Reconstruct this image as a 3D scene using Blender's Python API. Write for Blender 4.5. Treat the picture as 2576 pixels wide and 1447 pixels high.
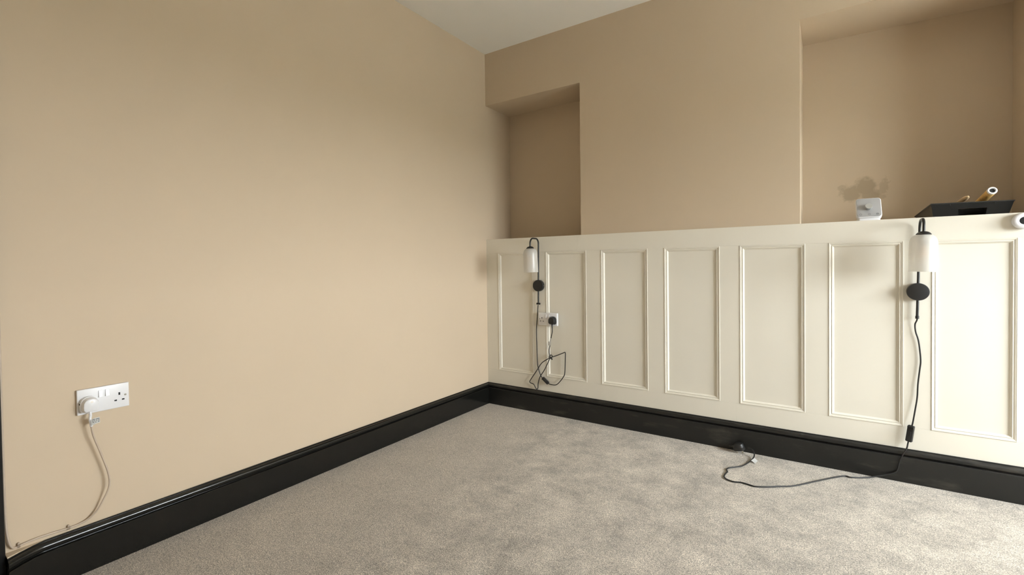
import bpy, bmesh, math, random
from mathutils import Vector, Matrix

for o in list(bpy.data.objects): bpy.data.objects.remove(o)
S = bpy.context.scene
COL = S.collection
random.seed(4)

# ------------------------------------------------------------------ camera
W, H = 2576, 1447
F, YAW, PITCH, ROLL = 1195.33, 0.6062, -0.0173, -0.0128
cam = bpy.data.cameras.new('camera')
cam.sensor_fit = 'HORIZONTAL'; cam.sensor_width = 36.0
cam.lens = 36.0 * F / W
cam.shift_x = 35.2 / W
cam.shift_y = -35.4 / W
cam.clip_start = 0.02
co = bpy.data.objects.new('camera', cam); COL.objects.link(co)
fw = Vector((-math.sin(YAW)*math.cos(PITCH), math.cos(YAW)*math.cos(PITCH), math.sin(PITCH)))
rt0 = Vector((math.cos(YAW), math.sin(YAW), 0)); up0 = rt0.cross(fw)
rt = rt0*math.cos(ROLL) + up0*math.sin(ROLL)
up = up0*math.cos(ROLL) - rt0*math.sin(ROLL)
m = Matrix((rt, up, -fw)).transposed().to_4x4()
m.translation = Vector((2.1011, -2.8826, 1.0303))
co.matrix_world = m
S.camera = co

# ------------------------------------------------------------------ daylight
XR = 4.35                       # right-hand wall
XAR = 2.833                     # right side of the alcove
WY0, WY1, WZ0, WZ1 = -1.75, -0.15, 0.75, 1.86     # window opening in that wall
wd = bpy.data.worlds.new('overcast_sky'); S.world = wd; wd.use_nodes = True
bg = wd.node_tree.nodes['Background']
SKY = 63
# overcast sky: brighter overhead than at the horizon
wn = wd.node_tree
wt = wn.nodes.new('ShaderNodeTexCoord'); wz = wn.nodes.new('ShaderNodeSeparateXYZ'); wr = wn.nodes.new('ShaderNodeMapRange')
wr.inputs['From Min'].default_value = 0.0; wr.inputs['From Max'].default_value = 1.0
wr.inputs['To Min'].default_value = SKY/1.6; wr.inputs['To Max'].default_value = SKY
wn.links.new(wt.outputs['Generated'], wz.inputs[0]); wn.links.new(wz.outputs['Z'], wr.inputs['Value']); wn.links.new(wr.outputs[0], bg.inputs[1])
bg.inputs[0].default_value = (0.92, 0.97, 1.03, 1)
pl = bpy.data.lights.new('window_portal', 'AREA'); pl.shape = 'RECTANGLE'
pl.size = WY1-WY0; pl.size_y = WZ1-WZ0
pl.cycles.is_portal = True
po = bpy.data.objects.new('window_portal', pl); COL.objects.link(po)
po.matrix_world = Matrix.Translation((XR+0.20, (WY0+WY1)/2, (WZ0+WZ1)/2)) @ Matrix.Rotation(math.radians(90), 4, 'Y') @ Matrix.Rotation(math.radians(90), 4, 'Z')

vs = S.view_settings
vs.view_transform = 'Standard'; vs.look = 'None'; vs.gamma = 1.0; vs.exposure = 0.0
vs.use_curve_mapping = False

# ------------------------------------------------------------------ materials
def new_mat(name):
    m = bpy.data.materials.new(name); m.use_nodes = True
    nt = m.node_tree; return m, nt, nt.nodes['Principled BSDF']
def N(nt, t, **kw):
    n = nt.nodes.new(t)
    for k, v in kw.items():
        if hasattr(n, k): setattr(n, k, v)
        else: n.inputs[k].default_value = v
    return n
def plain(name, col, rough=0.5, metal=0.0, spec=0.5, bump=0.0, bscale=200.0, var=0.0, vscale=6.0, coat=0.0):
    m, nt, b = new_mat(name)
    b.inputs['Base Color'].default_value = (*col, 1); b.inputs['Roughness'].default_value = rough
    b.inputs['Metallic'].default_value = metal; b.inputs['Specular IOR Level'].default_value = spec
    b.inputs['Coat Weight'].default_value = coat
    tc = N(nt, 'ShaderNodeTexCoord')
    if var > 0:
        n = N(nt, 'ShaderNodeTexNoise'); n.inputs['Scale'].default_value = vscale; n.inputs['Detail'].default_value = 4
        nt.links.new(tc.outputs['Object'], n.inputs['Vector'])
        r = N(nt, 'ShaderNodeValToRGB')
        r.color_ramp.elements[0].position = 0.3; r.color_ramp.elements[1].position = 0.7
        r.color_ramp.elements[0].color = (*[c*(1-var) for c in col], 1)
        r.color_ramp.elements[1].color = (*[min(1, c*(1+var)) for c in col], 1)
        nt.links.new(n.outputs['Fac'], r.inputs['Fac']); nt.links.new(r.outputs['Color'], b.inputs['Base Color'])
    if bump > 0:
        n = N(nt, 'ShaderNodeTexNoise'); n.inputs['Scale'].default_value = bscale; n.inputs['Detail'].default_value = 3
        nt.links.new(tc.outputs['Object'], n.inputs['Vector'])
        bp = N(nt, 'ShaderNodeBump'); bp.inputs['Strength'].default_value = bump; bp.inputs['Distance'].default_value = 0.002
        nt.links.new(n.outputs['Fac'], bp.inputs['Height']); nt.links.new(bp.outputs['Normal'], b.inputs['Normal'])
    return m

WALLC = (0.61, 0.495, 0.362)
def wall_mat(name, stain=False):
    m, nt, b = new_mat(name)
    b.inputs['Roughness'].default_value = 0.75; b.inputs['Specular IOR Level'].default_value = 0.25
    tc = N(nt, 'ShaderNodeTexCoord')
    n = N(nt, 'ShaderNodeTexNoise'); n.inputs['Scale'].default_value = 1.3; n.inputs['Detail'].default_value = 5
    nt.links.new(tc.outputs['Object'], n.inputs['Vector'])
    r = N(nt, 'ShaderNodeValToRGB')
    r.color_ramp.elements[0].position = 0.3; r.color_ramp.elements[1].position = 0.7
    r.color_ramp.elements[0].color = (*[c*0.975 for c in WALLC], 1); r.color_ramp.elements[1].color = (*[c*1.02 for c in WALLC], 1)
    nt.links.new(n.outputs['Fac'], r.inputs['Fac'])
    colour = r.outputs['Color']
    if stain:
        # touched-up patch of fresh, darker paint: a main daub and a dry brush smear beside it
        sep = N(nt, 'ShaderNodeSeparateXYZ'); nt.links.new(tc.outputs['Object'], sep.inputs[0])
        wob = N(nt, 'ShaderNodeTexNoise'); wob.inputs['Scale'].default_value = 26; wob.inputs['Detail'].default_value = 8; wob.inputs['Roughness'].default_value = 0.65
        nt.links.new(tc.outputs['Object'], wob.inputs['Vector'])
        def M(op, a, bb, clamp=False):
            x = N(nt, 'ShaderNodeMath', operation=op); x.use_clamp = clamp
            for i, q in enumerate((a, bb)):
                if isinstance(q, (int, float)): x.inputs[i].default_value = q
                else: nt.links.new(q, x.inputs[i])
            return x.outputs[0]
        masks = []
        for cx, cz, rx, rz, amp, top in ((2.268, 1.428, 0.052, 0.052, 1.6, 1.0), (2.215, 1.402, 0.058, 0.046, 1.8, 0.95), (2.290, 1.385, 0.045, 0.040, 1.6, 0.95), (2.172, 1.432, 0.026, 0.016, 2.2, 0.6), (2.350, 1.425, 0.020, 0.052, 5.0, 0.55), (2.336, 1.372, 0.034, 0.018, 3.5, 0.5)):
            dx = M('DIVIDE', M('SUBTRACT', sep.outputs['X'], cx), rx)
            dz = M('DIVIDE', M('SUBTRACT', sep.outputs['Z'], cz), rz)
            d = M('SQRT', M('ADD', M('MULTIPLY', dx, dx), M('MULTIPLY', dz, dz)), 0.0)
            d = M('ADD', d, M('MULTIPLY', M('SUBTRACT', wob.outputs['Fac'], 0.5), amp))
            masks.append(M('MULTIPLY', M('MULTIPLY', M('SUBTRACT', 1.15, d), 2.2, True), top))
        mk = masks[0]
        for q in masks[1:]: mk = M('MAXIMUM', mk, q)
        mix = N(nt, 'ShaderNodeMix', data_type='RGBA')
        nt.links.new(mk, mix.inputs['Factor']); nt.links.new(colour, mix.inputs['A'])
        mix.inputs['B'].default_value = (*[c*k for c, k in zip(WALLC, (0.70, 0.69, 0.66))], 1)
        colour = mix.outputs['Result']
    nt.links.new(colour, b.inputs['Base Color'])
    n1 = N(nt, 'ShaderNodeTexNoise'); n1.inputs['Scale'].default_value = 260; n1.inputs['Detail'].default_value = 2
    n2 = N(nt, 'ShaderNodeTexNoise'); n2.inputs['Scale'].default_value = 3.0; n2.inputs['Detail'].default_value = 3
    for n in (n1, n2): nt.links.new(tc.outputs['Object'], n.inputs['Vector'])
    b1 = N(nt, 'ShaderNodeBump'); b1.inputs['Strength'].default_value = 0.10; b1.inputs['Distance'].default_value = 0.0008
    b2 = N(nt, 'ShaderNodeBump'); b2.inputs['Strength'].default_value = 0.35; b2.inputs['Distance'].default_value = 0.006
    nt.links.new(n1.outputs['Fac'], b1.inputs['Height']); nt.links.new(n2.outputs['Fac'], b2.inputs['Height'])
    nt.links.new(b2.outputs['Normal'], b1.inputs['Normal']); nt.links.new(b1.outputs['Normal'], b.inputs['Normal'])
    return m

def carpet_mat():
    m, nt, b = new_mat('carpet')
    b.inputs['Roughness'].default_value = 1.0; b.inputs['Specular IOR Level'].default_value = 0.05
    b.inputs['Sheen Weight'].default_value = 0.25; b.inputs['Sheen Roughness'].default_value = 0.6
    tc = N(nt, 'ShaderNodeTexCoord')
    fine = N(nt, 'ShaderNodeTexNoise'); fine.inputs['Scale'].default_value = 270; fine.inputs['Detail'].default_value = 3; fine.inputs['Roughness'].default_value = 0.65
    fleck = N(nt, 'ShaderNodeTexVoronoi'); fleck.inputs['Scale'].default_value = 330
    patch = N(nt, 'ShaderNodeTexNoise'); patch.inputs['Scale'].default_value = 6.5; patch.inputs['Detail'].default_value = 8; patch.inputs['Roughness'].default_value = 0.74
    broad = N(nt, 'ShaderNodeTexNoise'); broad.inputs['Scale'].default_value = 1.1; broad.inputs['Detail'].default_value = 2
    for n in (fine, fleck, patch, broad): nt.links.new(tc.outputs['Object'], n.inputs['Vector'])
    r1 = N(nt, 'ShaderNodeValToRGB'); e = r1.color_ramp.elements
    e[0].position = 0.28; e[0].color = (0.13, 0.108, 0.085, 1)
    e[1].position = 0.72; e[1].color = (0.78, 0.70, 0.59, 1)
    nt.links.new(fine.outputs['Fac'], r1.inputs['Fac'])
    bw = N(nt, 'ShaderNodeSeparateColor'); nt.links.new(fleck.outputs['Color'], bw.inputs[0])
    r3 = N(nt, 'ShaderNodeMapRange'); r3.inputs['To Min'].default_value = 0.62; r3.inputs['To Max'].default_value = 1.36
    nt.links.new(bw.outputs[0], r3.inputs['Value'])
    r2 = N(nt, 'ShaderNodeMapRange'); r2.inputs['From Min'].default_value = 0.33; r2.inputs['From Max'].default_value = 0.68
    r2.inputs['To Min'].default_value = -0.34; r2.inputs['To Max'].default_value = 0.34; r2.clamp = False
    nt.links.new(patch.outputs['Fac'], r2.inputs['Value'])
    # pile lies flat and even along the left wall, trodden and brushed about elsewhere
    sx = N(nt, 'ShaderNodeSeparateXYZ'); nt.links.new(tc.outputs['Object'], sx.inputs[0])
    ew = N(nt, 'ShaderNodeMath', operation='MULTIPLY_ADD'); nt.links.new(broad.outputs['Fac'], ew.inputs[0]); ew.inputs[1].default_value = 0.7; nt.links.new(sx.outputs['X'], ew.inputs[2])
    em = N(nt, 'ShaderNodeMapRange'); em.inputs['From Min'].default_value = 0.92; em.inputs['From Max'].default_value = 1.12; em.inputs['To Min'].default_value = 0.25; em.inputs['To Max'].default_value = 1.0
    nt.links.new(ew.outputs[0], em.inputs['Value'])
    pm = N(nt, 'ShaderNodeMath', operation='MULTIPLY_ADD'); nt.links.new(r2.outputs[0], pm.inputs[0]); nt.links.new(em.outputs[0], pm.inputs[1]); pm.inputs[2].default_value = 1.0
    r4 = N(nt, 'ShaderNodeMapRange'); r4.inputs['To Min'].default_value = 0.86; r4.inputs['To Max'].default_value = 1.14
    nt.links.new(broad.outputs['Fac'], r4.inputs['Value'])
    k1 = N(nt, 'ShaderNodeMath', operation='MULTIPLY'); nt.links.new(pm.outputs[0], k1.inputs[0]); nt.links.new(r3.outputs[0], k1.inputs[1])
    k2 = N(nt, 'ShaderNodeMath', operation='MULTIPLY'); nt.links.new(k1.outputs[0], k2.inputs[0]); nt.links.new(r4.outputs[0], k2.inputs[1])
    vm = N(nt, 'ShaderNodeVectorMath', operation='SCALE'); nt.links.new(r1.outputs['Color'], vm.inputs[0]); nt.links.new(k2.outputs[0], vm.inputs['Scale'])
    nt.links.new(vm.outputs[0], b.inputs['Base Color'])
    bp = N(nt, 'ShaderNodeBump'); bp.inputs['Strength'].default_value = 0.9; bp.inputs['Distance'].default_value = 0.004
    nt.links.new(fine.outputs['Fac'], bp.inputs['Height'])
    b2 = N(nt, 'ShaderNodeBump'); b2.inputs['Strength'].default_value = 0.35; b2.inputs['Distance'].default_value = 0.008
    nt.links.new(patch.outputs['Fac'], b2.inputs['Height']); nt.links.new(b2.outputs['Normal'], bp.inputs['Normal'])
    nt.links.new(bp.outputs['Normal'], b.inputs['Normal'])
    return m

def black_paint(name, rough, dusty):
    m, nt, b = new_mat(name)
    b.inputs['Base Color'].default_value = (0.008, 0.008, 0.007, 1)
    b.inputs['Roughness'].default_value = rough; b.inputs['Specular IOR Level'].default_value = 0.5
    tc = N(nt, 'ShaderNodeTexCoord')
    mp = N(nt, 'ShaderNodeMapping')
    mp.inputs['Scale'].default_value = (4, 4, 14) if dusty else (1, 1, 1)
    nt.links.new(tc.outputs['Object'], mp.inputs['Vector'])
    if dusty:
        n = N(nt, 'ShaderNodeTexNoise'); n.inputs['Scale'].default_value = 1.3; n.inputs['Detail'].default_value = 6; n.inputs['Roughness'].default_value = 0.6
        nt.links.new(mp.outputs[0], n.inputs['Vector'])
        r = N(nt, 'ShaderNodeValToRGB'); e = r.color_ramp.elements
        e[0].position = 0.56; e[0].color = (0.008, 0.008, 0.007, 1)
        e[1].position = 0.80; e[1].color = (0.060, 0.053, 0.042, 1)
        nt.links.new(n.outputs['Fac'], r.inputs['Fac']); nt.links.new(r.outputs['Color'], b.inputs['Base Color'])
    n2 = N(nt, 'ShaderNodeTexNoise'); n2.inputs['Scale'].default_value = 60; n2.inputs['Detail'].default_value = 4
    mp2 = N(nt, 'ShaderNodeMapping'); mp2.inputs['Scale'].default_value = (0.25, 0.25, 1.0)
    nt.links.new(tc.outputs['Object'], mp2.inputs['Vector']); nt.links.new(mp2.outputs[0], n2.inputs['Vector'])
    bp = N(nt, 'ShaderNodeBump'); bp.inputs['Strength'].default_value = 0.25; bp.inputs['Distance'].default_value = 0.0015
    nt.links.new(n2.outputs['Fac'], bp.inputs['Height']); nt.links.new(bp.outputs['Normal'], b.inputs['Normal'])
    return m

def frosted_mat():
    m = bpy.data.materials.new('frosted_glass'); m.use_nodes = True; nt = m.node_tree
    nt.nodes.remove(nt.nodes['Principled BSDF']); out = nt.nodes['Material Output']
    d = N(nt, 'ShaderNodeBsdfDiffuse'); d.inputs[0].default_value = (0.90, 0.89, 0.86, 1)
    t = N(nt, 'ShaderNodeBsdfTranslucent'); t.inputs[0].default_value = (0.92, 0.90, 0.86, 1)
    tr = N(nt, 'ShaderNodeBsdfTransparent'); tr.inputs[0].default_value = (0.95, 0.94, 0.92, 1)
    g = N(nt, 'ShaderNodeBsdfGlossy'); g.inputs['Roughness'].default_value = 0.35
    a = N(nt, 'ShaderNodeMixShader'); a.inputs[0].default_value = 0.48
    b = N(nt, 'ShaderNodeMixShader'); b.inputs[0].default_value = 0.38
    c = N(nt, 'ShaderNodeMixShader'); c.inputs[0].default_value = 0.05
    L = nt.links.new
    L(d.outputs[0], a.inputs[1]); L(t.outputs[0], a.inputs[2]); L(a.outputs[0], b.inputs[1]); L(tr.outputs[0], b.inputs[2])
    L(b.outputs[0], c.inputs[1]); L(g.outputs[0], c.inputs[2]); L(c.outputs[0], out.inputs['Surface'])
    return m
def pane_mat():
    m = bpy.data.materials.new('window_glass'); m.use_nodes = True; nt = m.node_tree
    nt.nodes.remove(nt.nodes['Principled BSDF']); out = nt.nodes['Material Output']
    tr = N(nt, 'ShaderNodeBsdfTransparent'); tr.inputs[0].default_value = (0.95, 0.96, 0.95, 1)
    g = N(nt, 'ShaderNodeBsdfGlossy'); g.inputs['Roughness'].default_value = 0.02
    a = N(nt, 'ShaderNodeMixShader'); a.inputs[0].default_value = 0.06
    nt.links.new(tr.outputs[0], a.inputs[1]); nt.links.new(g.outputs[0], a.inputs[2]); nt.links.new(a.outputs[0], out.inputs['Surface'])
    return m

M_WALL = wall_mat('beige_wall_paint'); M_WALLS = wall_mat('beige_wall_paint_touched_up', True)
M_CEIL = plain('ceiling_white', (0.90, 0.88, 0.84), 0.8, spec=0.2, bump=0.1, bscale=150)
M_CREAM = plain('cream_satin_paint', (0.79, 0.745, 0.645), 0.52, spec=0.35, bump=0.06, bscale=40, var=0.012, vscale=3)
M_CARPET = carpet_mat()
M_BLKL = black_paint('black_gloss_paint', 0.16, False)
M_BLKB = black_paint('black_satin_paint_dusty', 0.40, True)
M_METAL = plain('black_powder_coated_metal', (0.014, 0.014, 0.014), 0.42, spec=0.5, bump=0.05, bscale=900)
M_RUBBER = plain('black_cord', (0.012, 0.012, 0.012), 0.45)
M_PLUGB = plain('black_plug_plastic', (0.016, 0.016, 0.016), 0.38, bump=0.05, bscale=700)
M_FROST = frosted_mat(); M_PANE = pane_mat()
M_AMBER = plain('amber_bulb_glass', (0.85, 0.50, 0.20), 0.25)
M_WHITE = plain('white_plastic', (0.80, 0.79, 0.80), 0.32, var=0.01)
M_SLOT = plain('dark_slot', (0.01, 0.01, 0.01), 0.7)
M_STEEL = plain('screw_steel', (0.42, 0.38, 0.32), 0.35, metal=1.0)
M_BRASS = plain('plug_pin_nickel', (0.75, 0.70, 0.60), 0.3, metal=1.0)
M_WIRE = plain('painted_over_cable', (0.53, 0.43, 0.335), 0.5, var=0.05, vscale=40)
M_TAG = plain('paper_tag', (0.82, 0.82, 0.80), 0.5)
M_PRINT = plain('tag_print', (0.05, 0.05, 0.05), 0.6)
M_SILV = plain('thermostat_silver', (0.40, 0.40, 0.405), 0.38, metal=0.3)
M_KNOB = plain('brushed_knob', (0.52, 0.53, 0.52), 0.30, metal=0.7)
M_RING = plain('button_ring_grey', (0.22, 0.22, 0.22), 0.5)
M_TRAY = plain('black_tray_plastic', (0.034, 0.034, 0.033), 0.32, bump=0.05, bscale=400)
M_WOOD = plain('pale_wood', (0.74, 0.55, 0.33), 0.45, var=0.15, vscale=70)
M_SLEEVE = plain('yellow_foam', (0.90, 0.56, 0.19), 0.85, bump=0.5, bscale=500, var=0.15, vscale=90)
M_MARK = plain('yellow_mark', (0.62, 0.45, 0.12), 0.5)
M_GROUND = plain('outdoor_ground', (0.11, 0.12, 0.10), 0.9, var=0.2, vscale=0.6)
M_DOOR = plain('black_door_paint', (0.010, 0.010, 0.010), 0.30, bump=0.1, bscale=30)

# ------------------------------------------------------------------ mesh helpers
def link(name, bm, mat, parent=None, origin=(0, 0, 0), smooth=True, angle=35):
    bmesh.ops.recalc_face_normals(bm, faces=bm.faces[:])
    if tuple(origin) != (0, 0, 0):
        bmesh.ops.translate(bm, verts=bm.verts[:], vec=-Vector(origin))
    me = bpy.data.meshes.new(name); bm.to_mesh(me); bm.free()
    if smooth:
        me.polygons.foreach_set('use_smooth', [True]*len(me.polygons))
        me.set_sharp_from_angle(angle=math.radians(angle))
    me.materials.append(mat)
    o = bpy.data.objects.new(name, me); COL.objects.link(o)
    if parent is not None: o.parent = parent
    return o
def tag(o, label, cat=None, group=None, kind=None):
    if label: o['label'] = label
    if cat: o['category'] = cat
    if group: o['group'] = group
    if kind: o['kind'] = kind
    return o
def thing(name, loc, label, cat, group=None):
    o = bpy.data.objects.new(name, None); COL.objects.link(o)
    o.location = loc; o.empty_display_size = 0.05
    return tag(o, label, cat, group)

def box(bm, x0, x1, y0, y1, z0, z1, bevel=0.0, seg=2, mat=None):
    r = bmesh.ops.create_cube(bm, size=1.0)
    vs = r['verts']
    for v in vs:
        v.co = Vector((x0 + (v.co.x+0.5)*(x1-x0), y0 + (v.co.y+0.5)*(y1-y0), z0 + (v.co.z+0.5)*(z1-z0)))
    if bevel > 0:
        es = list({e for v in vs for e in v.link_edges})
        rr = bmesh.ops.bevel(bm, geom=es, offset=bevel, segments=seg, affect='EDGES', profile=0.5)
        vs = list({v for v in rr['verts']} | {v for v in vs if v.is_valid})
    if mat is not None: bmesh.ops.transform(bm, matrix=mat, verts=[v for v in vs if v.is_valid])
    return vs
def boxo(name, mat, dims, parent=None, origin=(0, 0, 0), bevel=0.0, seg=2):
    bm = bmesh.new(); box(bm, *dims, bevel=bevel, seg=seg)
    return link(name, bm, mat, parent, origin)

def lathe(bm, prof, T=Matrix.Identity(4), seg=28, close=True):
    """prof: (radius, height) pairs about local z; T places it."""
    rings = []
    for r, h in prof:
        if r < 1e-6: rings.append([bm.verts.new(T @ Vector((0, 0, h)))])
        else: rings.append([bm.verts.new(T @ Vector((r*math.cos(2*math.pi*i/seg), r*math.sin(2*math.pi*i/seg), h))) for i in range(seg)])
    for a, b in zip(rings, rings[1:]):
        for i in range(seg):
            j = (i+1) % seg
            if len(a) == 1 and len(b) == 1: continue
            if len(a) == 1: bm.faces.new((a[0], b[i], b[j]))
            elif len(b) == 1: bm.faces.new((a[i], a[j], b[0]))
            else: bm.faces.new((a[i], a[j], b[j], b[i]))
    if close:
        for rg in (rings[0], rings[-1]):
            if len(rg) > 1: bm.faces.new(rg)
def prism(bm, outline, depth, T=Matrix.Identity(4), taper=1.0, bevel=0.0):
    """outline in local xy, extruded along +z; far end scaled by taper"""
    a = [bm.verts.new(T @ Vector((x, y, 0))) for x, y in outline]
    d1 = depth-bevel
    b = [bm.verts.new(T @ Vector((x*taper, y*taper, d1))) for x, y in outline]
    loops = [a, b]
    if bevel > 0:
        for t in (0.5, 1.0):
            k = taper*(1 - bevel*1.0/0.025*(1-math.cos(t*math.pi/2)))
            loops.append([bm.verts.new(T @ Vector((x*k, y*k, d1 + bevel*math.sin(t*math.pi/2)))) for x, y in outline])
    n = len(a)
    for p, q in zip(loops, loops[1:]):
        for i in range(n): bm.faces.new((p[i], p[(i+1) % n], q[(i+1) % n], q[i]))
    bm.faces.new(a); bm.faces.new(loops[-1])
def rounded_rect(w, h, r, n=5):
    pts = []
    for cx, cy, a0 in ((w/2-r, h/2-r, 0), (-w/2+r, h/2-r, 90), (-w/2+r, -h/2+r, 180), (w/2-r, -h/2+r, 270)):
        for i in range(n+1):
            a = math.radians(a0 + 90*i/n); pts.append((cx+r*math.cos(a), cy+r*math.sin(a)))
    return pts
def smooth_path(pts, sub=6):
    P = [Vector(p) for p in pts]; out = []
    for i in range(len(P)-1):
        p0 = P[max(0, i-1)]; p1 = P[i]; p2 = P[i+1]; p3 = P[min(len(P)-1, i+2)]
        for k in range(sub):
            t = k/sub; t2 = t*t; t3 = t2*t
            out.append(0.5*((2*p1) + (p2-p0)*t + (2*p0-5*p1+4*p2-p3)*t2 + (3*p1-p0-3*p2+p3)*t3))
    out.append(P[-1]); return out
def tube(bm, pts, r, seg=10):
    pts = [Vector(p) for p in pts]
    n = len(pts); rings = []
    t0 = (pts[1]-pts[0]).normalized()
    nrm = t0.orthogonal().normalized()
    for i in range(n):
        t = (pts[min(n-1, i+1)]-pts[max(0, i-1)])
        t = t.normalized() if t.length > 1e-9 else t0
        nrm = (nrm - t*nrm.dot(t)).normalized(); bi = t.cross(nrm)
        rr = r(i/(n-1)) if callable(r) else r
        rings.append([bm.verts.new(pts[i] + rr*(nrm*math.cos(2*math.pi*k/seg)+bi*math.sin(2*math.pi*k/seg))) for k in range(seg)])
    for a, b in zip(rings, rings[1:]):
        for k in range(seg):
            j = (k+1) % seg; bm.faces.new((a[k], a[j], b[j], b[k]))
    bm.faces.new(rings[0]); bm.faces.new(rings[-1])
def tubeo(name, mat, pts, r, parent, origin, sub=6, seg=10):
    bm = bmesh.new(); tube(bm, smooth_path(pts, sub) if sub else pts, r, seg)
    return link(name, bm, mat, parent, origin, angle=80)
def RX(d): return Matrix.Rotation(math.radians(d), 4, 'X')
def RY(d): return Matrix.Rotation(math.radians(d), 4, 'Y')
def RZ(d): return Matrix.Rotation(math.radians(d), 4, 'Z')
def TR(x, y, z): return Matrix.Translation((x, y, z))

# ------------------------------------------------------------------ room shell
CH = 2.604          # ceiling height
LZ = 1.2227         # top of the panelling
YB = 0.01           # plaster face of the back wall, a little behind the panelling
ZN, ZA = 2.222, 2.261     # niche and alcove soffits
XN, XA = 0.7662, 1.986    # right side of niche, left side of alcove
YF = -3.75          # wall behind the camera
fl = tag(boxo('floor', M_CARPET, (-0.12, XR+0.01, YF-0.05, 0.46, -0.12, 0.0)), 'mottled grey beige cut pile carpet floor', kind='structure')
tag(boxo('ceiling', M_CEIL, (-0.12, XR+0.25, YF-0.12, 0.60, CH, CH+0.12)), 'plain white painted ceiling', kind='structure')

DY0, DY1, DZ = -3.46, -2.66, 2.02     # doorway in the left wall
bm = bmesh.new()
box(bm, -0.12, 0, DY1, 0.60, 0, CH); box(bm, -0.12, 0, DY0, DY1, DZ, CH); box(bm, -0.12, 0, YF-0.12, DY0, 0, CH)
tag(link('wall_left', bm, M_WALL), 'large plain beige painted wall beside the doorway', kind='structure')

bm = bmesh.new()
def quad(bm, *p): bm.faces.new([bm.verts.new(q) for q in p])
box(bm, 0, XR, YB+0.004, 0.46, 0, LZ-0.02)                      # lower masonry behind the panelling
box(bm, XN, XA, YB, 0.46, LZ-0.02, CH)                           # chimney breast
box(bm, 0, XN, YB, 0.46, ZN, CH)                                 # above niche
box(bm, XA, XAR, YB, 0.46, ZA, CH)                               # above alcove
box(bm, XAR, XR, YB, 0.46, LZ-0.02, CH)                          # pier beyond the alcove
box(bm, 0, XN, 0.335, 0.46, LZ-0.02, ZN)                         # niche back
wb = tag(link('wall_back', bm, M_WALL, smooth=False), 'beige chimney wall with a narrow niche and a wide alcove', kind='structure')
bm = bmesh.new()
a0, a1 = (XA, 0.372), (XAR, 0.418)
v = [bm.verts.new((x, y, z)) for z in (LZ-0.02, ZA) for x, y in ((a0[0], a0[1]), (a1[0], a1[1]), (XAR, 0.46), (XA, 0.46))]
for f in ((0, 1, 2, 3), (4, 5, 6, 7), (0, 1, 5, 4), (1, 2, 6, 5), (2, 3, 7, 6), (3, 0, 4, 7)): bm.faces.new([v[i] for i in f])
tag(link('alcove_back', bm, M_WALLS, wb, smooth=False), 'beige alcove back with a darker touched-up paint daub')

bm = bmesh.new()
T_ = 0.24
box(bm, XR, XR+T_, WY1, 0.60, 0, CH); box(bm, XR, XR+T_, YF-0.12, WY0, 0, CH)
box(bm, XR, XR+T_, WY0, WY1, 0, WZ0); box(bm, XR, XR+T_, WY0, WY1, WZ1, CH)
tag(link('wall_right', bm, M_WALL, smooth=False), 'beige wall with the window opening', kind='structure')
tag(boxo('wall_front', M_WALL, (0.0, XR, YF-0.12, YF, 0, CH)), 'plain beige wall facing the panelling', kind='structure')

# window: white frame, two lights, sill
w1 = tag(thing('window_1', (XR, (WY0+WY1)/2, WZ0), 'white framed two light window', None), None, kind='structure')
org = (XR, (WY0+WY1)/2, WZ0); xf = XR+0.12
ym = (WY0+WY1)/2
bm = bmesh.new(); fwd_ = 0.05
box(bm, xf, xf+0.06, WY0, WY0+fwd_, WZ0, WZ1); box(bm, xf, xf+0.06, WY1-fwd_, WY1, WZ0, WZ1)
box(bm, xf, xf+0.06, WY0+fwd_, WY1-fwd_, WZ0, WZ0+fwd_); box(bm, xf, xf+0.06, WY0+fwd_, WY1-fwd_, WZ1-fwd_, WZ1)
link('window_frame', bm, M_WHITE, w1, org)
boxo('mullion', M_WHITE, (xf, xf+0.06, ym-0.025, ym+0.025, WZ0+fwd_, WZ1-fwd_), w1, org, 0.004)
for ya, yb in ((WY0+fwd_, ym-0.025), (ym+0.025, WY1-fwd_)):
    boxo('pane', M_PANE, (xf+0.028, xf+0.032, ya, yb, WZ0+fwd_, WZ1-fwd_), w1, org)
boxo('window_sill', M_CREAM, (XR-0.03, xf, WY0-0.03, WY1+0.03, WZ0-0.03, WZ0), w1, org, 0.004)
tag(boxo('ground', M_GROUND, (XR+1.2, XR+60, -40, 40, -0.75, -0.55)), 'open ground outside the window', kind='structure')

M_BOUNCE = plain('pale_bounce_surface', (0.62, 0.60, 0.56), 0.9, var=0.06, vscale=2)  # added pale slab out of view, throws daylight up through the window to the ceiling
tag(boxo('bounce_slab', M_BOUNCE, (XR+0.24, XR+4.3, -6.0, 4.5, -0.65, -0.15)), 'pale unseen slab added outside the window to bounce daylight onto the ceiling', kind='structure')

# door with black architrave in the left wall
d1 = tag(thing('door_1', (0, DY1, 0), 'black door in a black architrave', None), None, kind='structure')
og = (0, DY1, 0)
boxo('architrave', M_DOOR, (0, 0.024, DY1-0.008, -2.5625, 0, DZ+0.09), d1, og, 0.004)
boxo('architrave', M_DOOR, (0, 0.024, DY0-0.09, DY0+0.008, 0, DZ+0.09), d1, og, 0.004)
boxo('architrave', M_DOOR, (0, 0.024, DY0+0.008, DY1-0.008, DZ-0.008, DZ+0.09), d1, og, 0.004)
boxo('door_leaf', M_DOOR, (-0.06, -0.02, DY0, DY1, 0.01, DZ), d1, og, 0.003)
bm = bmesh.new(); lathe(bm, [(0.012, 0), (0.012, 0.02), (0.024, 0.03), (0.027, 0.042), (0.02, 0.054), (0, 0.058)], TR(-0.02, DY0+0.07, 1.0) @ RY(90), 20)
link('door_knob', bm, M_STEEL, d1, og)

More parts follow.
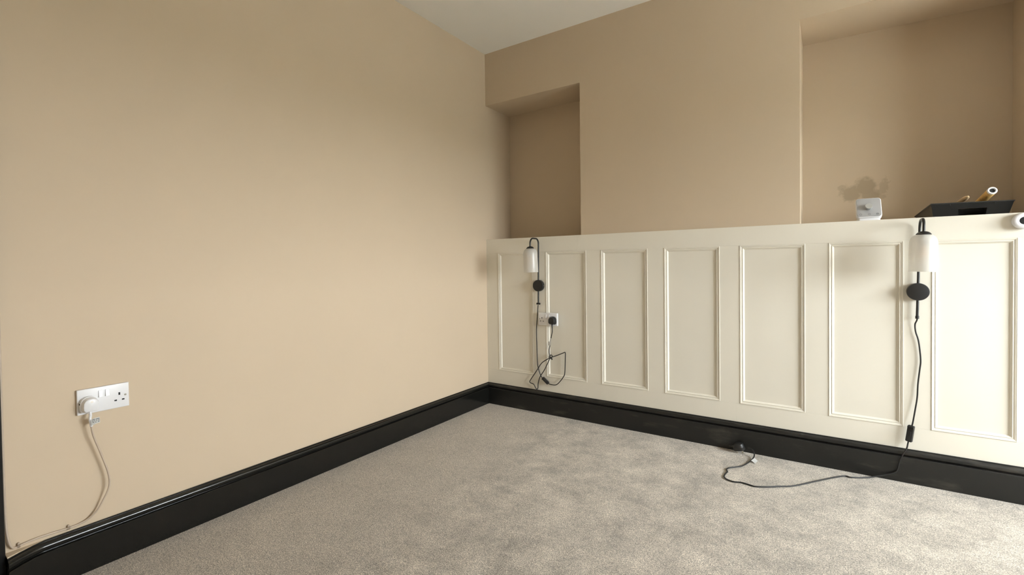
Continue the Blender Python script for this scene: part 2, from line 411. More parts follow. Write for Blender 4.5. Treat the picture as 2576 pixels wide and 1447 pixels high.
# ------------------------------------------------------------------ skirting boards
PROF = [(0.0, 0.1528), (0.0045, 0.1528), (0.0058, 0.1515), (0.0060, 0.1488)]
PROF += [(0.0075+0.0145*math.sin(math.radians(a)), 0.1350+0.0138*math.cos(math.radians(a))) for a in range(4, 166, 9)]
PROF += [(0.0110, 0.1212), (0.0110, 0.1192), (0.0228, 0.1186), (0.0240, 0.1172), (0.0240, 0.0), (0.0, 0.0)]
def sweep(stations):
    bm = bmesh.new(); rings = []
    for fn in stations: rings.append([bm.verts.new(fn(d, z)) for d, z in PROF])
    n = len(PROF)
    for a, b in zip(rings, rings[1:]):
        for i in range(n): bm.faces.new((a[i], a[(i+1) % n], b[(i+1) % n], b[i]))
    bm.faces.new(rings[0]); bm.faces.new(rings[-1]); return bm
st = [lambda d, z: (d, -d, z)] + [(lambda d, z, x=x: (x, -d, z)) for x in (0.5, 1.0, 1.5, 2.0, 2.5, 3.0, 3.5, 4.0)] + [lambda d, z: (XR-d, -d, z)]
tag(link('baseboard_back', sweep(st), M_BLKB, angle=24), 'black satin skirting board with dusty smears under cream panelling', kind='structure')
st = [lambda d, z: (d, -d, z)] + [(lambda d, z, y=y: (d, y, z)) for y in (-0.5, -1.0, -1.5, -2.0, -2.40)]
for y, off, dz in ((-2.475, 0.0015, 0), (-2.50, 0.008, 0), (-2.53, 0.020, -0.001), (-2.5615, 0.036, -0.003)):
    st.append(lambda d, z, y=y, off=off, dz=dz: (d + (off if d > 0.0001 else 0), y, max(0, z+dz*(z > 0.1))))
bl = tag(link('baseboard_left', sweep(st), M_BLKL, angle=24), 'glossy black skirting board flaring out by the architrave', kind='structure')
st = [(lambda d, z, y=y: (XR-d, y - (d if y == 0 else 0), z)) for y in (0, YF)]
tag(link('baseboard_right', sweep(st), M_BLKB, angle=24), 'black skirting board under the window', kind='structure')
# plaster filling behind the flared end
bm = bmesh.new()
v = [bm.verts.new(p) for z in (0.12, 0.1535) for p in ((0.0, -2.47, z), (0.0, -2.5615, z), (0.036, -2.5615, z))]
for f in ((0, 1, 2), (3, 4, 5), (0, 1, 4, 3), (1, 2, 5, 4), (2, 0, 3, 5)): bm.faces.new([v[i] for i in f])
link('plaster_fill', bm, M_WALL, bl, smooth=False)

# ------------------------------------------------------------------ panelling on the back wall
tw = tag(thing('trim_1', (0, 0, 0), 'cream painted panelled wainscot with moulded panels and a ledge', None), None, kind='structure')
PZ0, PZ1 = 0.2545, 1.1201
PX = [(0.1051, 0.4010), (0.5040, 0.8041), (0.9070, 1.2048), (1.3045, 1.6068), (1.7076, 2.0076), (2.1062, 2.3920), (2.4887, 2.7598), (2.860, 3.160), (3.260, 3.560), (3.660, 3.960), (4.060, 4.270)]
YR = 0.012
g = 0.0002     # hairline joint between the boards
def board(name, x0, x1, z0, z1): return boxo(name, M_CREAM, (x0, x1, 0.0, YR, z0, z1), tw, (0, 0, 0), 0.0004, 1)
board('top_rail', 0, 0.745-g/2, PZ1+g, LZ); board('top_rail', 0.745+g/2, XR, PZ1+g, LZ)
board('bottom_rail', 0, 1.688-g/2, 0.10, PZ0-g); board('bottom_rail', 1.688+g/2, XR, 0.10, PZ0-g)
edges = [0.0] + [x for p in PX for x in p] + [XR]
for i in range(0, len(edges), 2): board('stile', edges[i], edges[i+1], PZ0, PZ1)
boxo('ledge_board', M_CREAM, (0, XN, YR, 0.335, LZ-0.02, LZ-0.0006), tw)
boxo('ledge_board', M_CREAM, (XA, XAR, YR, 0.372, LZ-0.02, LZ-0.0006), tw)
# stuck moulding round each panel; (inset from opening, height over frame face)
MP = [(0.0, -0.004), (0.0, 0.0016), (0.0012, 0.0024), (0.0028, 0.0024), (0.0036, 0.0014), (0.0046, 0.0014), (0.0074, 0.0006), (0.0098, -0.0012), (0.0106, -0.0026), (0.0118, -0.0026),
      (0.0126, -0.0012), (0.0142, -0.0006), (0.0158, -0.0012), (0.0166, -0.0032), (0.0176, -0.0034), (0.0196, -0.0052), (0.0214, -0.0086), (0.0228, -0.0096), (0.0232, -0.0112)]
def moulding(side, x0, x1, z0, z1, parent):
    bm = bmesh.new(); A = []; B = []
    for s, h in MP:
        y = -h
        if side == 'l': a, b = (x0+s, y, z0+s), (x0+s, y, z1-s)
        elif side == 'r': a, b = (x1-s, y, z0+s), (x1-s, y, z1-s)
        elif side == 't': a, b = (x0+s, y, z1-s), (x1-s, y, z1-s)
        else: a, b = (x0+s, y, z0+s), (x1-s, y, z0+s)
        A.append(bm.verts.new(a)); B.append(bm.verts.new(b))
    n = len(MP)
    back = []
    for i in range(n-1): bm.faces.new((A[i], A[i+1], B[i+1], B[i]))
    bm.faces.new((A[n-1], A[0], B[0], B[n-1]))
    bm.faces.new(A); bm.faces.new(B)
    return link('moulding', bm, M_CREAM, parent, angle=28)
for x0, x1 in PX:
    p = boxo('panel', M_CREAM, (x0+0.0005, x1-0.0005, 0.0096, YR+0.0015, PZ0+0.0005, PZ1-0.0005), tw)
    for s in 'lrtb': moulding(s, x0, x1, PZ0, PZ1, p)

# ------------------------------------------------------------------ plugs, sockets, lamps
PLUG = [(-0.019, -0.0265), (0.019, -0.0265), (0.0245, -0.020), (0.0258, -0.006), (0.0245, 0.009), (0.0185, 0.0195), (0.010, 0.0252), (0, 0.0265),
        (-0.010, 0.0252), (-0.0185, 0.0195), (-0.0245, 0.009), (-0.0258, -0.006), (-0.0245, -0.020)]
def plug(T, mat, parent, origin, pins=False, depth=0.034, neck=0.026):
    """T maps local (x right, y up = away from cord, z outwards from pin face)"""
    bm = bmesh.new()
    prism(bm, PLUG, depth*0.45, T, 1.0)
    prism(bm, [(x*0.94, y*0.94) for x, y in PLUG], depth*0.55, T @ TR(0, 0, depth*0.45), 0.90, 0.006)
    o = link('plug', bm, mat, parent, origin)
    if neck:
        bm = bmesh.new()
        prof = [(0.0062, 0)]
        for k in range(4): prof += [(0.0060-k*0.0005, 0.003+neck*k/4.6), (0.0048-k*0.0004, 0.0045+neck*k/4.6)]
        prof += [(0.0038, neck)]
        lathe(bm, prof, T @ TR(0, -0.0255, depth*0.45) @ RX(90), 14)
        link('strain_relief', bm, mat, o, (0, 0, 0))
        o.children[0].data.transform(Matrix.Translation(-Vector(origin)))
    if pins:
        for x, y, w, h, ln in ((0, 0.011, 0.004, 0.008, 0.0225), (-0.011, -0.011, 0.0063, 0.004, 0.0175), (0.011, -0.011, 0.0063, 0.004, 0.0175)):
            bm = bmesh.new(); box(bm, x-w/2, x+w/2, y-h/2, y+h/2, -ln, 0, 0.0006, 1, T)
            link('pin', bm, M_BRASS, o, origin)
    return o

def double_socket(T, loc, label, screws, depth=0.010):
    """T: local x along the plate (0..0.146), y up (0..0.086), z out of the wall"""
    t = thing('wall_socket', loc, label, 'socket')
    bm = bmesh.new(); box(bm, 0, 0.146, 0, 0.086, 0, depth, 0.0022, 3, T); fp = link('faceplate', bm, M_WHITE, t, loc)
    for cx in (0.0635, 0.0825):
        bm = bmesh.new(); box(bm, cx-0.0055, cx+0.0055, 0.050, 0.074, depth-0.004, depth+0.0034, 0.0006, 1, T @ TR(0, 0.062, depth) @ RX(-9) @ TR(0, -0.062, -depth))
        link('rocker_switch', bm, M_WHITE, t, loc)
    for x, y, w, h in ((0.117, 0.050, 0.0052, 0.0095), (0.106, 0.028, 0.0075, 0.0048), (0.128, 0.028, 0.0075, 0.0048), (0.029, 0.050, 0.0052, 0.0095), (0.018, 0.028, 0.0075, 0.0048), (0.040, 0.028, 0.0075, 0.0048)):
        bm = bmesh.new(); box(bm, x-w/2, x+w/2, y-h/2, y+h/2, depth-0.003, depth+0.0004, 0, 1, T); link('pin_slot', bm, M_SLOT, t, loc)
    for x in screws:
        bm = bmesh.new(); lathe(bm, [(0.0036, -0.002), (0.0036, 0.0003), (0.0028, 0.0009), (0, 0.0009)], T @ TR(x, 0.043, depth), 14)
        s = link('screw', bm, M_STEEL, t, loc)
        bm = bmesh.new(); box(bm, x-0.0028, x+0.0028, 0.0426, 0.0434, depth+0.0006, depth+0.0011, 0, 1, T); link('screw_slot', bm, M_SLOT, s, loc)
    return t

# socket on the left wall and the white plug in it
TL = Matrix(((0, 0, 1, 0), (1, 0, 0, -2.3816), (0, 1, 0, 0.537), (0, 0, 0, 1)))
double_socket(TL, (0, -2.3086, 0.537), 'white double socket on the plain beige wall', (0.1345,), 0.012)
loc = (0.012, -2.362, 0.160)
pc = thing('plugged_cable', loc, 'white plug with a painted-over cable running down to the black skirting', 'cable')
TP = TL @ TR(0.0295, 0.0355, 0.0121)
po_ = plug(TP, M_WHITE, pc, loc, depth=0.036, neck=0)
bm = bmesh.new()
lathe(bm, [(0.0021, 0), (0.0021, 0.0003), (0.0029, 0.0003), (0.0029, 0)], TP @ TR(0.001, 0.011, 0.0361), 12, close=False)
link('round_mark', bm, M_MARK, po_, loc)
bm = bmesh.new(); box(bm, -0.0262, -0.0248, 0.001, 0.006, 0.006, 0.010, 0, 1, TP); link('fuse_notch', bm, M_SLOT, po_, loc)
x0, y0, z0 = (TP @ Vector((0, -0.025, 0.016)))
tubeo('cord_sleeve', M_WHITE, [(x0, y0, z0+0.006), (x0+0.004, y0, z0-0.012), (0.038, -2.355, 0.525), (0.037, -2.353, 0.510), (0.036, -2.3515, 0.498)], 0.0042, pc, loc)
cord = [(0.036, -2.3515, 0.500), (0.034, -2.346, 0.464), (0.031, -2.331, 0.412), (0.030, -2.316, 0.358), (0.030, -2.307, 0.320), (0.029, -2.304, 0.284), (0.027, -2.309, 0.258),
        (0.023, -2.319, 0.233), (0.018, -2.333, 0.203), (0.013, -2.348, 0.185), (0.008, -2.366, 0.172), (0.006, -2.388, 0.1665), (0.006, -2.411, 0.1655), (0.006, -2.434, 0.167),
        (0.006, -2.463, 0.1685), (0.006, -2.491, 0.169), (0.006, -2.520, 0.166), (0.007, -2.536, 0.163), (0.010, -2.545, 0.167), (0.013, -2.5515, 0.182), (0.012, -2.5555, 0.206), (0.009, -2.5575, 0.236), (0.007, -2.5585, 0.285), (0.006, -2.5588, 0.36), (0.005, -2.559, 0.5), (0.005, -2.559, 0.9)]
tubeo('cord', M_WIRE, cord, 0.0031, pc, loc)
# paper tag wrapped on the cord
bm = bmesh.new()
tp = [(0.044, -2.356, 0.522), (0.046, -2.345, 0.5265), (0.045, -2.331, 0.5265), (0.045, -2.330, 0.508), (0.046, -2.343, 0.506), (0.044, -2.353, 0.501)]
vv = [bm.verts.new(p) for p in tp]; bm.faces.new((vv[0], vv[1], vv[4], vv[5])); bm.faces.new((vv[1], vv[2], vv[3], vv[4]))
r = bmesh.ops.solidify(bm, geom=bm.faces[:], thickness=0.0004)
tg = link('tag', bm, M_TAG, pc, loc, smooth=False)
bm = bmesh.new()
for i, (za, segs) in enumerate(((0.5222, ((.10, .45), (.52, .95))), (0.5172, ((.12, .25), (.33, .45), (.55, .68), (.80, .95))), (0.5122, ((.15, .30), (.45, .60), (.78, .95))))):
    for s0, s1 in segs:
        ya, yb = -2.354+0.023*s0, -2.354+0.023*s1
        box(bm, 0.0462, 0.0466, ya, yb, za-0.0009, za+0.0009)
link('print_lines', bm, M_PRINT, tg, loc, smooth=False)
def clip(loc, label):
    t = thing('cable_clip', loc, label, 'cable clip', 'cable clips on the beige wall')
    bm = bmesh.new()
    pts = [(0.0, loc[1], loc[2]+0.006), (0.006, loc[1], loc[2]+0.0058), (0.0105, loc[1], loc[2]+0.002), (0.0108, loc[1], loc[2]-0.002), (0.006, loc[1], loc[2]-0.0052), (0.0, loc[1], loc[2]-0.0055)]
    a = [bm.verts.new((x, y-0.0032, z)) for x, y, z in pts]; b = [bm.verts.new((x, y+0.0032, z)) for x, y, z in pts]
    for i in range(5): bm.faces.new((a[i], a[i+1], b[i+1], b[i]))
    bmesh.ops.solidify(bm, geom=bm.faces[:], thickness=0.0012)
    link('saddle', bm, M_WIRE, t, loc)
    bm = bmesh.new(); lathe(bm, [(0.0032, 0), (0.0032, 0.006), (0.002, 0.0075), (0, 0.0075)], TR(0.001, loc[1], loc[2]+0.008) @ RY(90), 12); link('nail_head', bm, M_WIRE, t, loc)
clip((0.0, -2.411, 0.1655), 'paint-covered cable clip further from the architrave, above the glossy skirting')
clip((0.0, -2.531, 0.164), 'paint-covered cable clip where the cable turns up by the black architrave')

# socket on the panelling, on its own shallow box
TB = Matrix(((1, 0, 0, 0.4515), (0, 0, -1, 0), (0, 1, 0, 0.6125), (0, 0, 0, 1)))
double_socket(TB, (0.5245, 0, 0.6125), 'white double socket on the cream panelling with one outlet free', (0.0115,), 0.020)

def wall_lamp(x0, lean, label, cordpts, swpts, cord2, plugT, plugpins, tagpoly, knob, swface, cord_r=0.0032, swing=0.0):
    loc = (x0, 0.0, 0.885)
    t = thing('wall_lamp', loc, label, 'wall lamp', 'matching wall lamps on the panelling')
    Rm = TR(x0, 0, 0.885) @ RY(lean)
    P = lambda x, y, z: Rm @ Vector((x, y, z-0.885))
    bm = bmesh.new()
    lathe(bm, [(0.036, 0.0), (0.0385, 0.0008), (0.0395, 0.003), (0.0395, 0.0265), (0.0385, 0.0288), (0.0365, 0.0295), (0, 0.0295)], Rm @ TR(0, -0.0002, 0) @ RX(90), 48)
    bk = link('backplate', bm, M_METAL, t, loc)
    for s in (-1, 1):
        bm = bmesh.new(); lathe(bm, [(0.0026, -0.001), (0.0026, 0.0010), (0.0015, 0.0018), (0, 0.0018)], Rm @ TR(s*0.0393, -0.013, 0) @ RY(90*s), 12); link('screw', bm, M_STEEL, bk, loc)
    # stem: straight, bent over in a hook
    pts = [P(0, -0.018, 0.764), P(0, -0.018, 0.86), P(0, -0.018, 1.02), P(0, -0.018, 1.10)]
    zt, rr = 1.2095, 0.036
    for i in range(9):
        a = math.pi/2*i/8; pts.append(P(0, -0.018-rr+rr*math.cos(a), zt-rr+rr*math.sin(a)))
    for i in range(9):
        a = math.pi/2*i/8; pts.append(P(0, -0.130+rr-rr*math.sin(a), zt-rr+rr*math.cos(a)))
    pts.append(P(0, -0.130, 1.1525))
    tubeo('stem', M_METAL, pts, 0.0053, t, loc, sub=0, seg=16)
    bm = bmesh.new()
    if knob: lathe(bm, [(0.004, -0.014), (0.0065, -0.0125), (0.0072, -0.009), (0.0062, -0.005), (0.0062, 0.005), (0.0072, 0.009), (0.0065, 0.0125), (0.004, 0.014)], Rm @ TR(0, -0.018, -0.125) @ RY(90), 16)
    else: lathe(bm, [(0.0035, -0.013), (0.0070, -0.012), (0.0070, 0.0), (0.0056, 0.001)], Rm @ TR(0, -0.018, -0.111), 18)
    link('cord_grip', bm, M_METAL, t, loc)
    bm = bmesh.new(); C = Rm @ TR(0, -0.130, 1.150-0.885) @ RY(swing) @ TR(0, 0, -1.150)
    lathe(bm, [(0.0054, 1.1545), (0.0110, 1.1534), (0.0170, 1.1510), (0.0222, 1.1470), (0.0256, 1.1428), (0.0266, 1.1408), (0.0264, 1.1397), (0, 1.1392)], C, 32)
    link('shade_cap', bm, M_METAL, t, loc)
    bm = bmesh.new()
    outer = [(0.0225, 1.1391), (0.030, 1.1378), (0.0375, 1.1315), (0.0432, 1.1225), (0.0466, 1.111), (0.0478, 1.098), (0.048, 1.08), (0.048, 1.02), (0.048, 0.9800)]
    inner = [(max(0.019, r-0.003), z-0.003) for r, z in outer[:-1]] + [(0.0452, 0.9794)]
    lathe(bm, outer + [(0.0474, 0.9787), (0.0458, 0.9787)] + inner[::-1], C, 48, close=False)
    # close the ring at the top
    link('shade', bm, M_FROST, t, loc)
    bm = bmesh.new(); lathe(bm, [(0.0, 1.035), (0.008, 1.0365), (0.0135, 1.043), (0.0155, 1.053), (0.0145, 1.066), (0.0105, 1.086), (0.0095, 1.098)], C, 20)
    bu = link('bulb', bm, M_AMBER, t, loc)
    bm = bmesh.new(); lathe(bm, [(0.012, 1.097), (0.0145, 1.098), (0.0145, 1.132), (0.010, 1.139)], C, 20); link('bulb_holder', bm, M_METAL, bu, loc)
    c = tubeo('cord', M_RUBBER, cordpts, cord_r, t, loc)
    tubeo('cord', M_RUBBER, cord2, cord_r, t, loc)
    # in-line switch
    a, b = Vector(swpts[0]), Vector(swpts[1]); ax = (a-b).normalized(); nz = Vector(swface); nz = (nz-ax*nz.dot(ax)).normalized(); sx = ax.cross(nz)
    Tm = Matrix((sx, ax, nz)).transposed().to_4x4(); Tm.translation = (a+b)/2
    L = (a-b).length; wd_ = swpts[2]
    bm = bmesh.new(); prism(bm, rounded_rect(wd_, L, 0.004, 3), 0.013, Tm @ TR(0, 0, -0.0065), 1.0, 0.003); sw = link('inline_switch', bm, M_PLUGB, t, loc)
    bm = bmesh.new(); lathe(bm, [(0.0055, 0), (0.0055, wd_*0.92)], Tm @ TR(-wd_*0.46, L*0.40, 0.004) @ RY(90), 12); link('end_clamp', bm, M_PLUGB, sw, loc)
    bm = bmesh.new(); box(bm, -wd_*0.22, wd_*0.22, -L*0.16, L*0.14, 0.004, 0.0092, 0.001, 1, Tm); link('rocker', bm, M_METAL, sw, loc)
    plug(plugT, M_PLUGB, t, loc, pins=plugpins)
    if tagpoly:
        bm = bmesh.new(); bm.faces.new([bm.verts.new(p) for p in tagpoly]); bmesh.ops.solidify(bm, geom=bm.faces[:], thickness=0.0005)
        link('tag', bm, M_TAG, c, loc, smooth=False)
    return t

# lamp beside the socket: cord bundled in a loop, plugged in
TPB = TB @ TR(0.1165, 0.038, 0.0201)
py = -0.02-0.034*0.45
wall_lamp(0.4545, 0.75, 'black wall lamp with frosted shade, its looped cord plugged into the socket',
    [(0.4505, -0.018, 0.750), (0.446, -0.014, 0.729), (0.437, -0.009, 0.660), (0.429, -0.008, 0.576), (0.430, -0.007, 0.465), (0.432, -0.007, 0.381), (0.436, -0.008, 0.326), (0.450, -0.010, 0.283), (0.466, -0.013, 0.254), (0.482, -0.016, 0.241)],
    ((0.478, -0.016, 0.2465), (0.523, -0.016, 0.211), 0.021),
    [(0.519, -0.016, 0.214), (0.530, -0.016, 0.210), (0.554, -0.016, 0.207), (0.585, -0.016, 0.212), (0.612, -0.014, 0.237), (0.640, -0.012, 0.276), (0.647, -0.010, 0.303), (0.652, -0.012, 0.392), (0.655, -0.015, 0.430), (0.653, -0.016, 0.439), (0.646, -0.017, 0.437),
     (0.593, -0.020, 0.413), (0.548, -0.024, 0.395), (0.501, -0.022, 0.368), (0.469, -0.018, 0.343), (0.435, -0.016, 0.295), (0.402, -0.016, 0.249), (0.377, -0.017, 0.212), (0.377, -0.018, 0.203), (0.384, -0.018, 0.198), (0.405, -0.017, 0.193), (0.416, -0.016, 0.178), (0.421, -0.013, 0.166),
     (0.428, -0.011, 0.1595), (0.438, -0.013, 0.168), (0.445, -0.019, 0.205), (0.464, -0.024, 0.254), (0.498, -0.028, 0.302), (0.530, -0.030, 0.360), (0.546, -0.030, 0.390), (0.558, -0.026, 0.397), (0.556, -0.020, 0.409), (0.545, -0.018, 0.411), (0.537, -0.022, 0.400), (0.541, -0.029, 0.392), (0.552, -0.031, 0.394), (0.561, -0.028, 0.388), (0.556, -0.022, 0.383), (0.543, -0.020, 0.396),
     (0.538, -0.024, 0.420), (0.538, -0.026, 0.448), (0.546, -0.028, 0.482), (0.556, -0.030, 0.531), (0.567, -0.034, 0.573), (0.568, py, 0.602), (0.568, py, 0.615)],
    TPB, False, None, True, (0.2, -1, 0.1), 0.0030, -2.6)
# its paper tag
lampL = [o for o in COL.objects if o.name == 'wall_lamp'][0]
cordL = [o for o in lampL.children if o.name.startswith('cord') and 'grip' not in o.name][1]
bm = bmesh.new(); bm.faces.new([bm.verts.new(p) for p in ((0.541, -0.0335, 0.478), (0.551, -0.0345, 0.530), (0.560, -0.0350, 0.530), (0.557, -0.034, 0.480))]); bmesh.ops.solidify(bm, geom=bm.faces[:], thickness=0.0005)
link('tag', bm, M_TAG, cordL, (0.4545, 0, 0.885), smooth=False)
bm = bmesh.new(); bm.faces.new([bm.verts.new(p) for p in ((0.5325, -0.0315, 0.480), (0.537, -0.033, 0.506), (0.545, -0.0335, 0.506), (0.541, -0.033, 0.479))]); bmesh.ops.solidify(bm, geom=bm.faces[:], thickness=0.0005)
link('tag', bm, M_TAG, cordL, (0.4545, 0, 0.885), smooth=False)

# lamp over the trailing cord: plug lies on the carpet by the skirting
TF = TR(1.712, -0.052, 0.020) @ RZ(-97) @ RX(10) @ RY(8)
nk = TF @ Vector((0, -0.05, 0.0153))
TF2 = TF @ RZ(180)
wall_lamp(2.4400, 1.14, 'black wall lamp with frosted shade, its cord trailing down onto the carpet',
    [(2.4380, -0.018, 0.762), (2.436, -0.016, 0.752), (2.431, -0.012, 0.734), (2.4335, -0.010, 0.701), (2.444, -0.009, 0.656), (2.451, -0.009, 0.575), (2.448, -0.009, 0.529), (2.442, -0.010, 0.464), (2.439, -0.012, 0.400), (2.432, -0.015, 0.344), (2.424, -0.019, 0.288), (2.419, -0.021, 0.262)],
    ((2.418, -0.021, 0.269), (2.4085, -0.021, 0.193), 0.024),
    [(2.4085, -0.021, 0.198), (2.406, -0.023, 0.185), (2.4005, -0.029, 0.160), (2.388, -0.032, 0.134), (2.375, -0.030, 0.091), (2.370, -0.029, 0.060), (2.357, -0.032, 0.040), (2.314, -0.040, 0.0205), (2.272, -0.056, 0.008), (2.237, -0.077, 0.004), (2.191, -0.102, 0.004), (2.161, -0.106, 0.004),
     (2.068, -0.222, 0.004), (1.979, -0.342, 0.004), (1.920, -0.390, 0.004), (1.875, -0.424, 0.004), (1.830, -0.449, 0.004), (1.805, -0.446, 0.004), (1.771, -0.440, 0.004), (1.739, -0.451, 0.004), (1.709, -0.441, 0.004), (1.694, -0.415, 0.004), (1.694, -0.379, 0.004), (1.698, -0.350, 0.004),
     (1.690, -0.323, 0.004), (1.699, -0.295, 0.004), (1.737, -0.253, 0.004), (1.752, -0.227, 0.004), (1.771, -0.167, 0.005), (1.783, -0.110, 0.008), (1.785, -0.082, 0.017), (1.777, -0.062, 0.030), (1.763, -0.055, 0.036), (1.750, -0.053, 0.0365)],
    TF2 @ RZ(180), True, ((1.778, -0.155, 0.010), (1.790, -0.115, 0.012), (1.806, -0.128, 0.004), (1.798, -0.168, 0.003)), False, (-0.45, -1, 0.15), 0.0031)

# ------------------------------------------------------------------ things on the ledge
# heating thermostat leaning back on its stand
loc = (2.268, 0.045, LZ)
th = thing('thermostat', loc, 'silver square thermostat with a round knob on the ledge', 'thermostat')
Tt = TR(2.268, 0.040, LZ) @ RZ(3.5)
bm = bmesh.new(); prism(bm, rounded_rect(0.088, 0.058, 0.010, 4), 0.013, Tt @ TR(0, 0.029, 0.0), 1.0, 0.002); link('stand', bm, M_WHITE, th, loc)
Tb = Tt @ TR(0.0005, -0.004, 0.0165) @ RX(90-27)       # local x right, y up the face, z out of the face
bm = bmesh.new(); prism(bm, rounded_rect(0.099, 0.110, 0.014, 6), 0.019, Tb @ TR(0, 0.055, -0.019), 1.0, 0.002); bd = link('body', bm, M_WHITE, th, loc)
bm = bmesh.new(); prism(bm, rounded_rect(0.093, 0.104, 0.012, 6), 0.0012, Tb @ TR(0, 0.0555, 0.0), 1.0, 0.0004); fc = link('face', bm, M_SILV, th, loc)
bm = bmesh.new(); lathe(bm, [(0.0135, 0), (0.0140, 0.003), (0.0118, 0.0036), (0.0118, 0.006), (0.0145, 0.0068), (0.0148, 0.0078), (0.0148, 0.0175), (0.0140, 0.0186), (0, 0.0184)], Tb @ TR(-0.001, 0.053, 0.0012), 32); link('knob', bm, M_KNOB, th, loc)
for x in (-0.033, 0.0, 0.033):
    bm = bmesh.new(); lathe(bm, [(0.0036, 0.0), (0.0036, 0.0007), (0.0052, 0.0007), (0.0052, 0.0)], Tb @ TR(x, 0.0165, 0.0012), 20, close=False); link('button', bm, M_RING, th, loc)

# paint tray with a roller sleeve and a brush standing in it
loc = (2.625, 0.18, LZ)
tr = thing('paint_tray', loc, 'black plastic paint tray standing in the alcove', 'paint tray')
zb = LZ+0.0005
FLt, FRt = Vector((2.4925, 0.05, 1.2850)), Vector((2.7586, 0.05, 1.2800))
FLb, FRb = Vector((2.5025, 0.066, zb)), Vector((2.7455, 0.066, zb))
BLt, BRt = Vector((2.4705, 0.345, 1.2520)), Vector((2.785, 0.345, 1.2500))
BLb, BRb = Vector((2.490, 0.335, zb)), Vector((2.765, 0.335, zb))
bm = bmesh.new()
def fp(u, v): return FLb.lerp(FRb, u).lerp(FLt.lerp(FRt, u), v)
us = [0, 0.345, 0.705, 1.0]; vs_ = [0, 0.06, 0.56, 1.0]
grid = [[bm.verts.new(fp(u, v)) for u in us] for v in vs_]
for j in range(3):
    for i in range(3):
        if i == 1 and j == 1: continue
        bm.faces.new((grid[j][i], grid[j][i+1], grid[j+1][i+1], grid[j+1][i]))
bmesh.ops.solidify(bm, geom=bm.faces[:], thickness=0.0025)
fr_ = link('front_wall', bm, M_TRAY, tr, loc, smooth=False)
bm = bmesh.new()          # moulded hand hold: a pocket behind the opening
h0 = [fp(u, v) for u, v in ((us[1], vs_[1]), (us[2], vs_[1]), (us[2], vs_[2]), (us[1], vs_[2]))]
va = [bm.verts.new(p+Vector((0, 0.0005, 0))) for p in h0]; vb = [bm.verts.new(p+Vector((0, 0.045, 0))) for p in h0]
for i in range(4): bm.faces.new((va[i], va[(i+1) % 4], vb[(i+1) % 4], vb[i]))
bm.faces.new(vb)
bmesh.ops.solidify(bm, geom=bm.faces[:], thickness=0.0012)
link('hand_hold', bm, M_TRAY, tr, loc, smooth=False)
bm = bmesh.new()
for q in ((FLb, BLb, BLt, FLt), (FRb, FRt, BRt, BRb), (BLb, BRb, BRt, BLt), (FLb, FRb, BRb, BLb)):
    bm.faces.new([bm.verts.new(p) for p in q])
bmesh.ops.remove_doubles(bm, verts=bm.verts[:], dist=1e-5)
bmesh.ops.recalc_face_normals(bm, faces=bm.faces[:])
bmesh.ops.solidify(bm, geom=bm.faces[:], thickness=0.0025)
link('basin', bm, M_TRAY, tr, loc, smooth=False)
for a, b in ((FLt, FRt), (FLt, BLt), (FRt, BRt)):
    tubeo('rim', M_TRAY, [a, b], 0.0026, tr, loc, sub=0, seg=8)
# stepped grip teeth under the left rim
bm = bmesh.new()
for k in range(7):
    a = FLt.lerp(BLt, (k+0.2)/7); b = FLt.lerp(BLt, (k+1.0)/7); h = 0.011-0.0006*k
    q = [a, b, b-Vector((-0.0015, 0, h*0.55)), a-Vector((-0.0015, 0, h))]
    bm.faces.new([bm.verts.new(p+Vector((-0.001, 0, 0))) for p in q])
bmesh.ops.solidify(bm, geom=bm.faces[:], thickness=0.0015)
link('rim_teeth', bm, M_TRAY, tr, loc, smooth=False)
for u in (0.245, 0.785):
    p = fp(u, 0.93); boxo('rib', M_SLOT, (p.x-0.0016, p.x+0.0016, p.y-0.0022, p.y+0.001, p.z-0.0055, p.z+0.002), tr, loc)

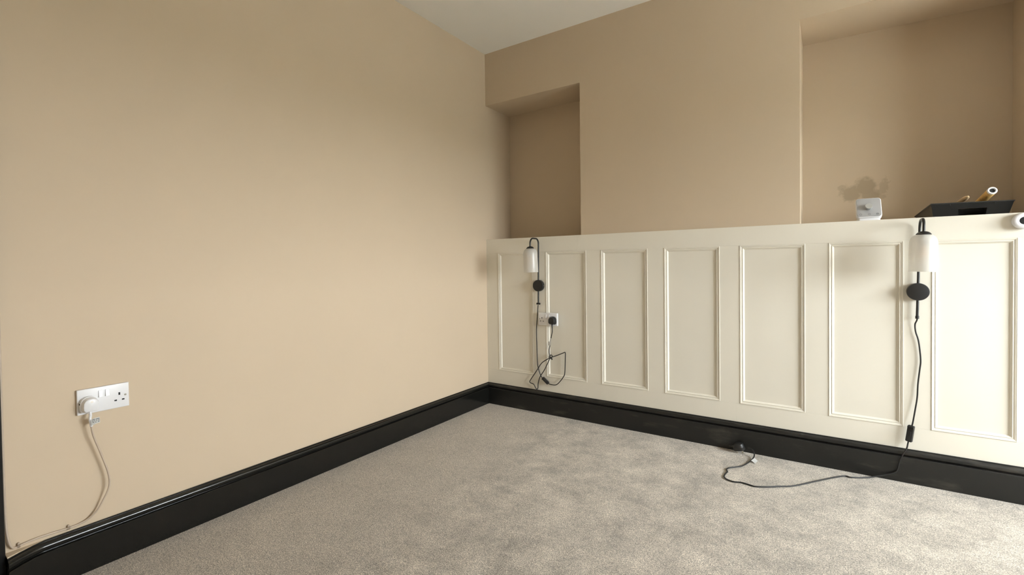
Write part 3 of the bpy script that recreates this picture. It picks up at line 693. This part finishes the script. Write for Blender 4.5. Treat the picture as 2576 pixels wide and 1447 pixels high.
def along(a, b):
    a, b = Vector(a), Vector(b); z = (b-a).normalized(); x = z.orthogonal().normalized(); y = z.cross(x)
    T = Matrix((x, y, z)).transposed().to_4x4(); T.translation = a; return T, (b-a).length
T, L = along((2.6915, 0.045, 1.3285), (2.664, 0.280, 1.2590))
loc = (2.664, 0.280, 1.2590)
ro = thing('roller_sleeve', loc, 'yellow foam mini roller sleeve propped in the black tray', 'paint roller')
bm = bmesh.new(); lathe(bm, [(0.0105, 0.010), (0.0150, 0.010), (0.0160, 0.013), (0.0160, L-0.004), (0.0145, L), (0, L)], T, 28); link('sleeve', bm, M_SLEEVE, ro, loc)
bm = bmesh.new(); lathe(bm, [(0.0098, 0.020), (0.0098, 0.002), (0.0110, 0.0), (0.0150, 0.0), (0.0166, 0.002), (0.0166, 0.0085), (0.0150, 0.0105)], T, 28, close=False); link('end_ring', bm, M_WHITE, ro, loc)
bm = bmesh.new(); lathe(bm, [(0.0, 0.006), (0.0099, 0.006), (0.0099, 0.008), (0, 0.008)], T, 20); link('core', bm, M_SLOT, ro, loc)
T, L = along((2.6200, 0.066, 1.3110), (2.563, 0.270, 1.2560))
loc = (2.563, 0.270, 1.2560)
br = thing('paintbrush', loc, 'pale wooden paintbrush handle sticking out of the black tray', 'paintbrush')
bm = bmesh.new(); Ls = L
dd = [(0.0, 0.0015), (0.002, 0.0042), (0.006, 0.0064), (0.014, 0.0086), (0.028, 0.0102), (0.050, 0.0102), (0.085, 0.0080), (0.120, 0.0062), (Ls*0.70, 0.0060)]
lathe(bm, [(r, d) for d, r in dd], T @ Matrix.Diagonal((0.85, 1.0, 1.0, 1.0)), 20)
hd = link('handle', bm, M_WOOD, br, loc, angle=80)
bm = bmesh.new(); box(bm, -0.012, 0.012, -0.006, 0.006, Ls*0.68, Ls*0.85, 0.002, 1, T); link('ferrule', bm, M_STEEL, br, loc)
bm = bmesh.new(); box(bm, -0.012, 0.012, -0.005, 0.005, Ls*0.85, Ls*1.0, 0.003, 1, T); link('bristles', bm, M_SLOT, br, loc)

# round white wall device at the end of the panelling
loc = (2.7715, 0.0, 1.187)
ws = thing('round_sensor', loc, 'round white device with a dark centre fixed on the top rail', 'sensor')
Tw = TR(2.7715, -0.0002, 1.187) @ RX(90)
bm = bmesh.new(); lathe(bm, [(0.030, 0), (0.0335, 0.002), (0.0340, 0.010), (0.0340, 0.022), (0.0325, 0.0275), (0.029, 0.030), (0.0245, 0.0302), (0.0240, 0.0296), (0.0235, 0.0302), (0.0165, 0.0290), (0.0155, 0.0268), (0, 0.0268)], Tw, 48); link('housing', bm, M_WHITE, ws, loc)
bm = bmesh.new(); lathe(bm, [(0.0156, 0.0262), (0.0156, 0.0276), (0.0120, 0.0286), (0, 0.0290)], Tw, 36); link('lens', bm, M_SLOT, ws, loc)
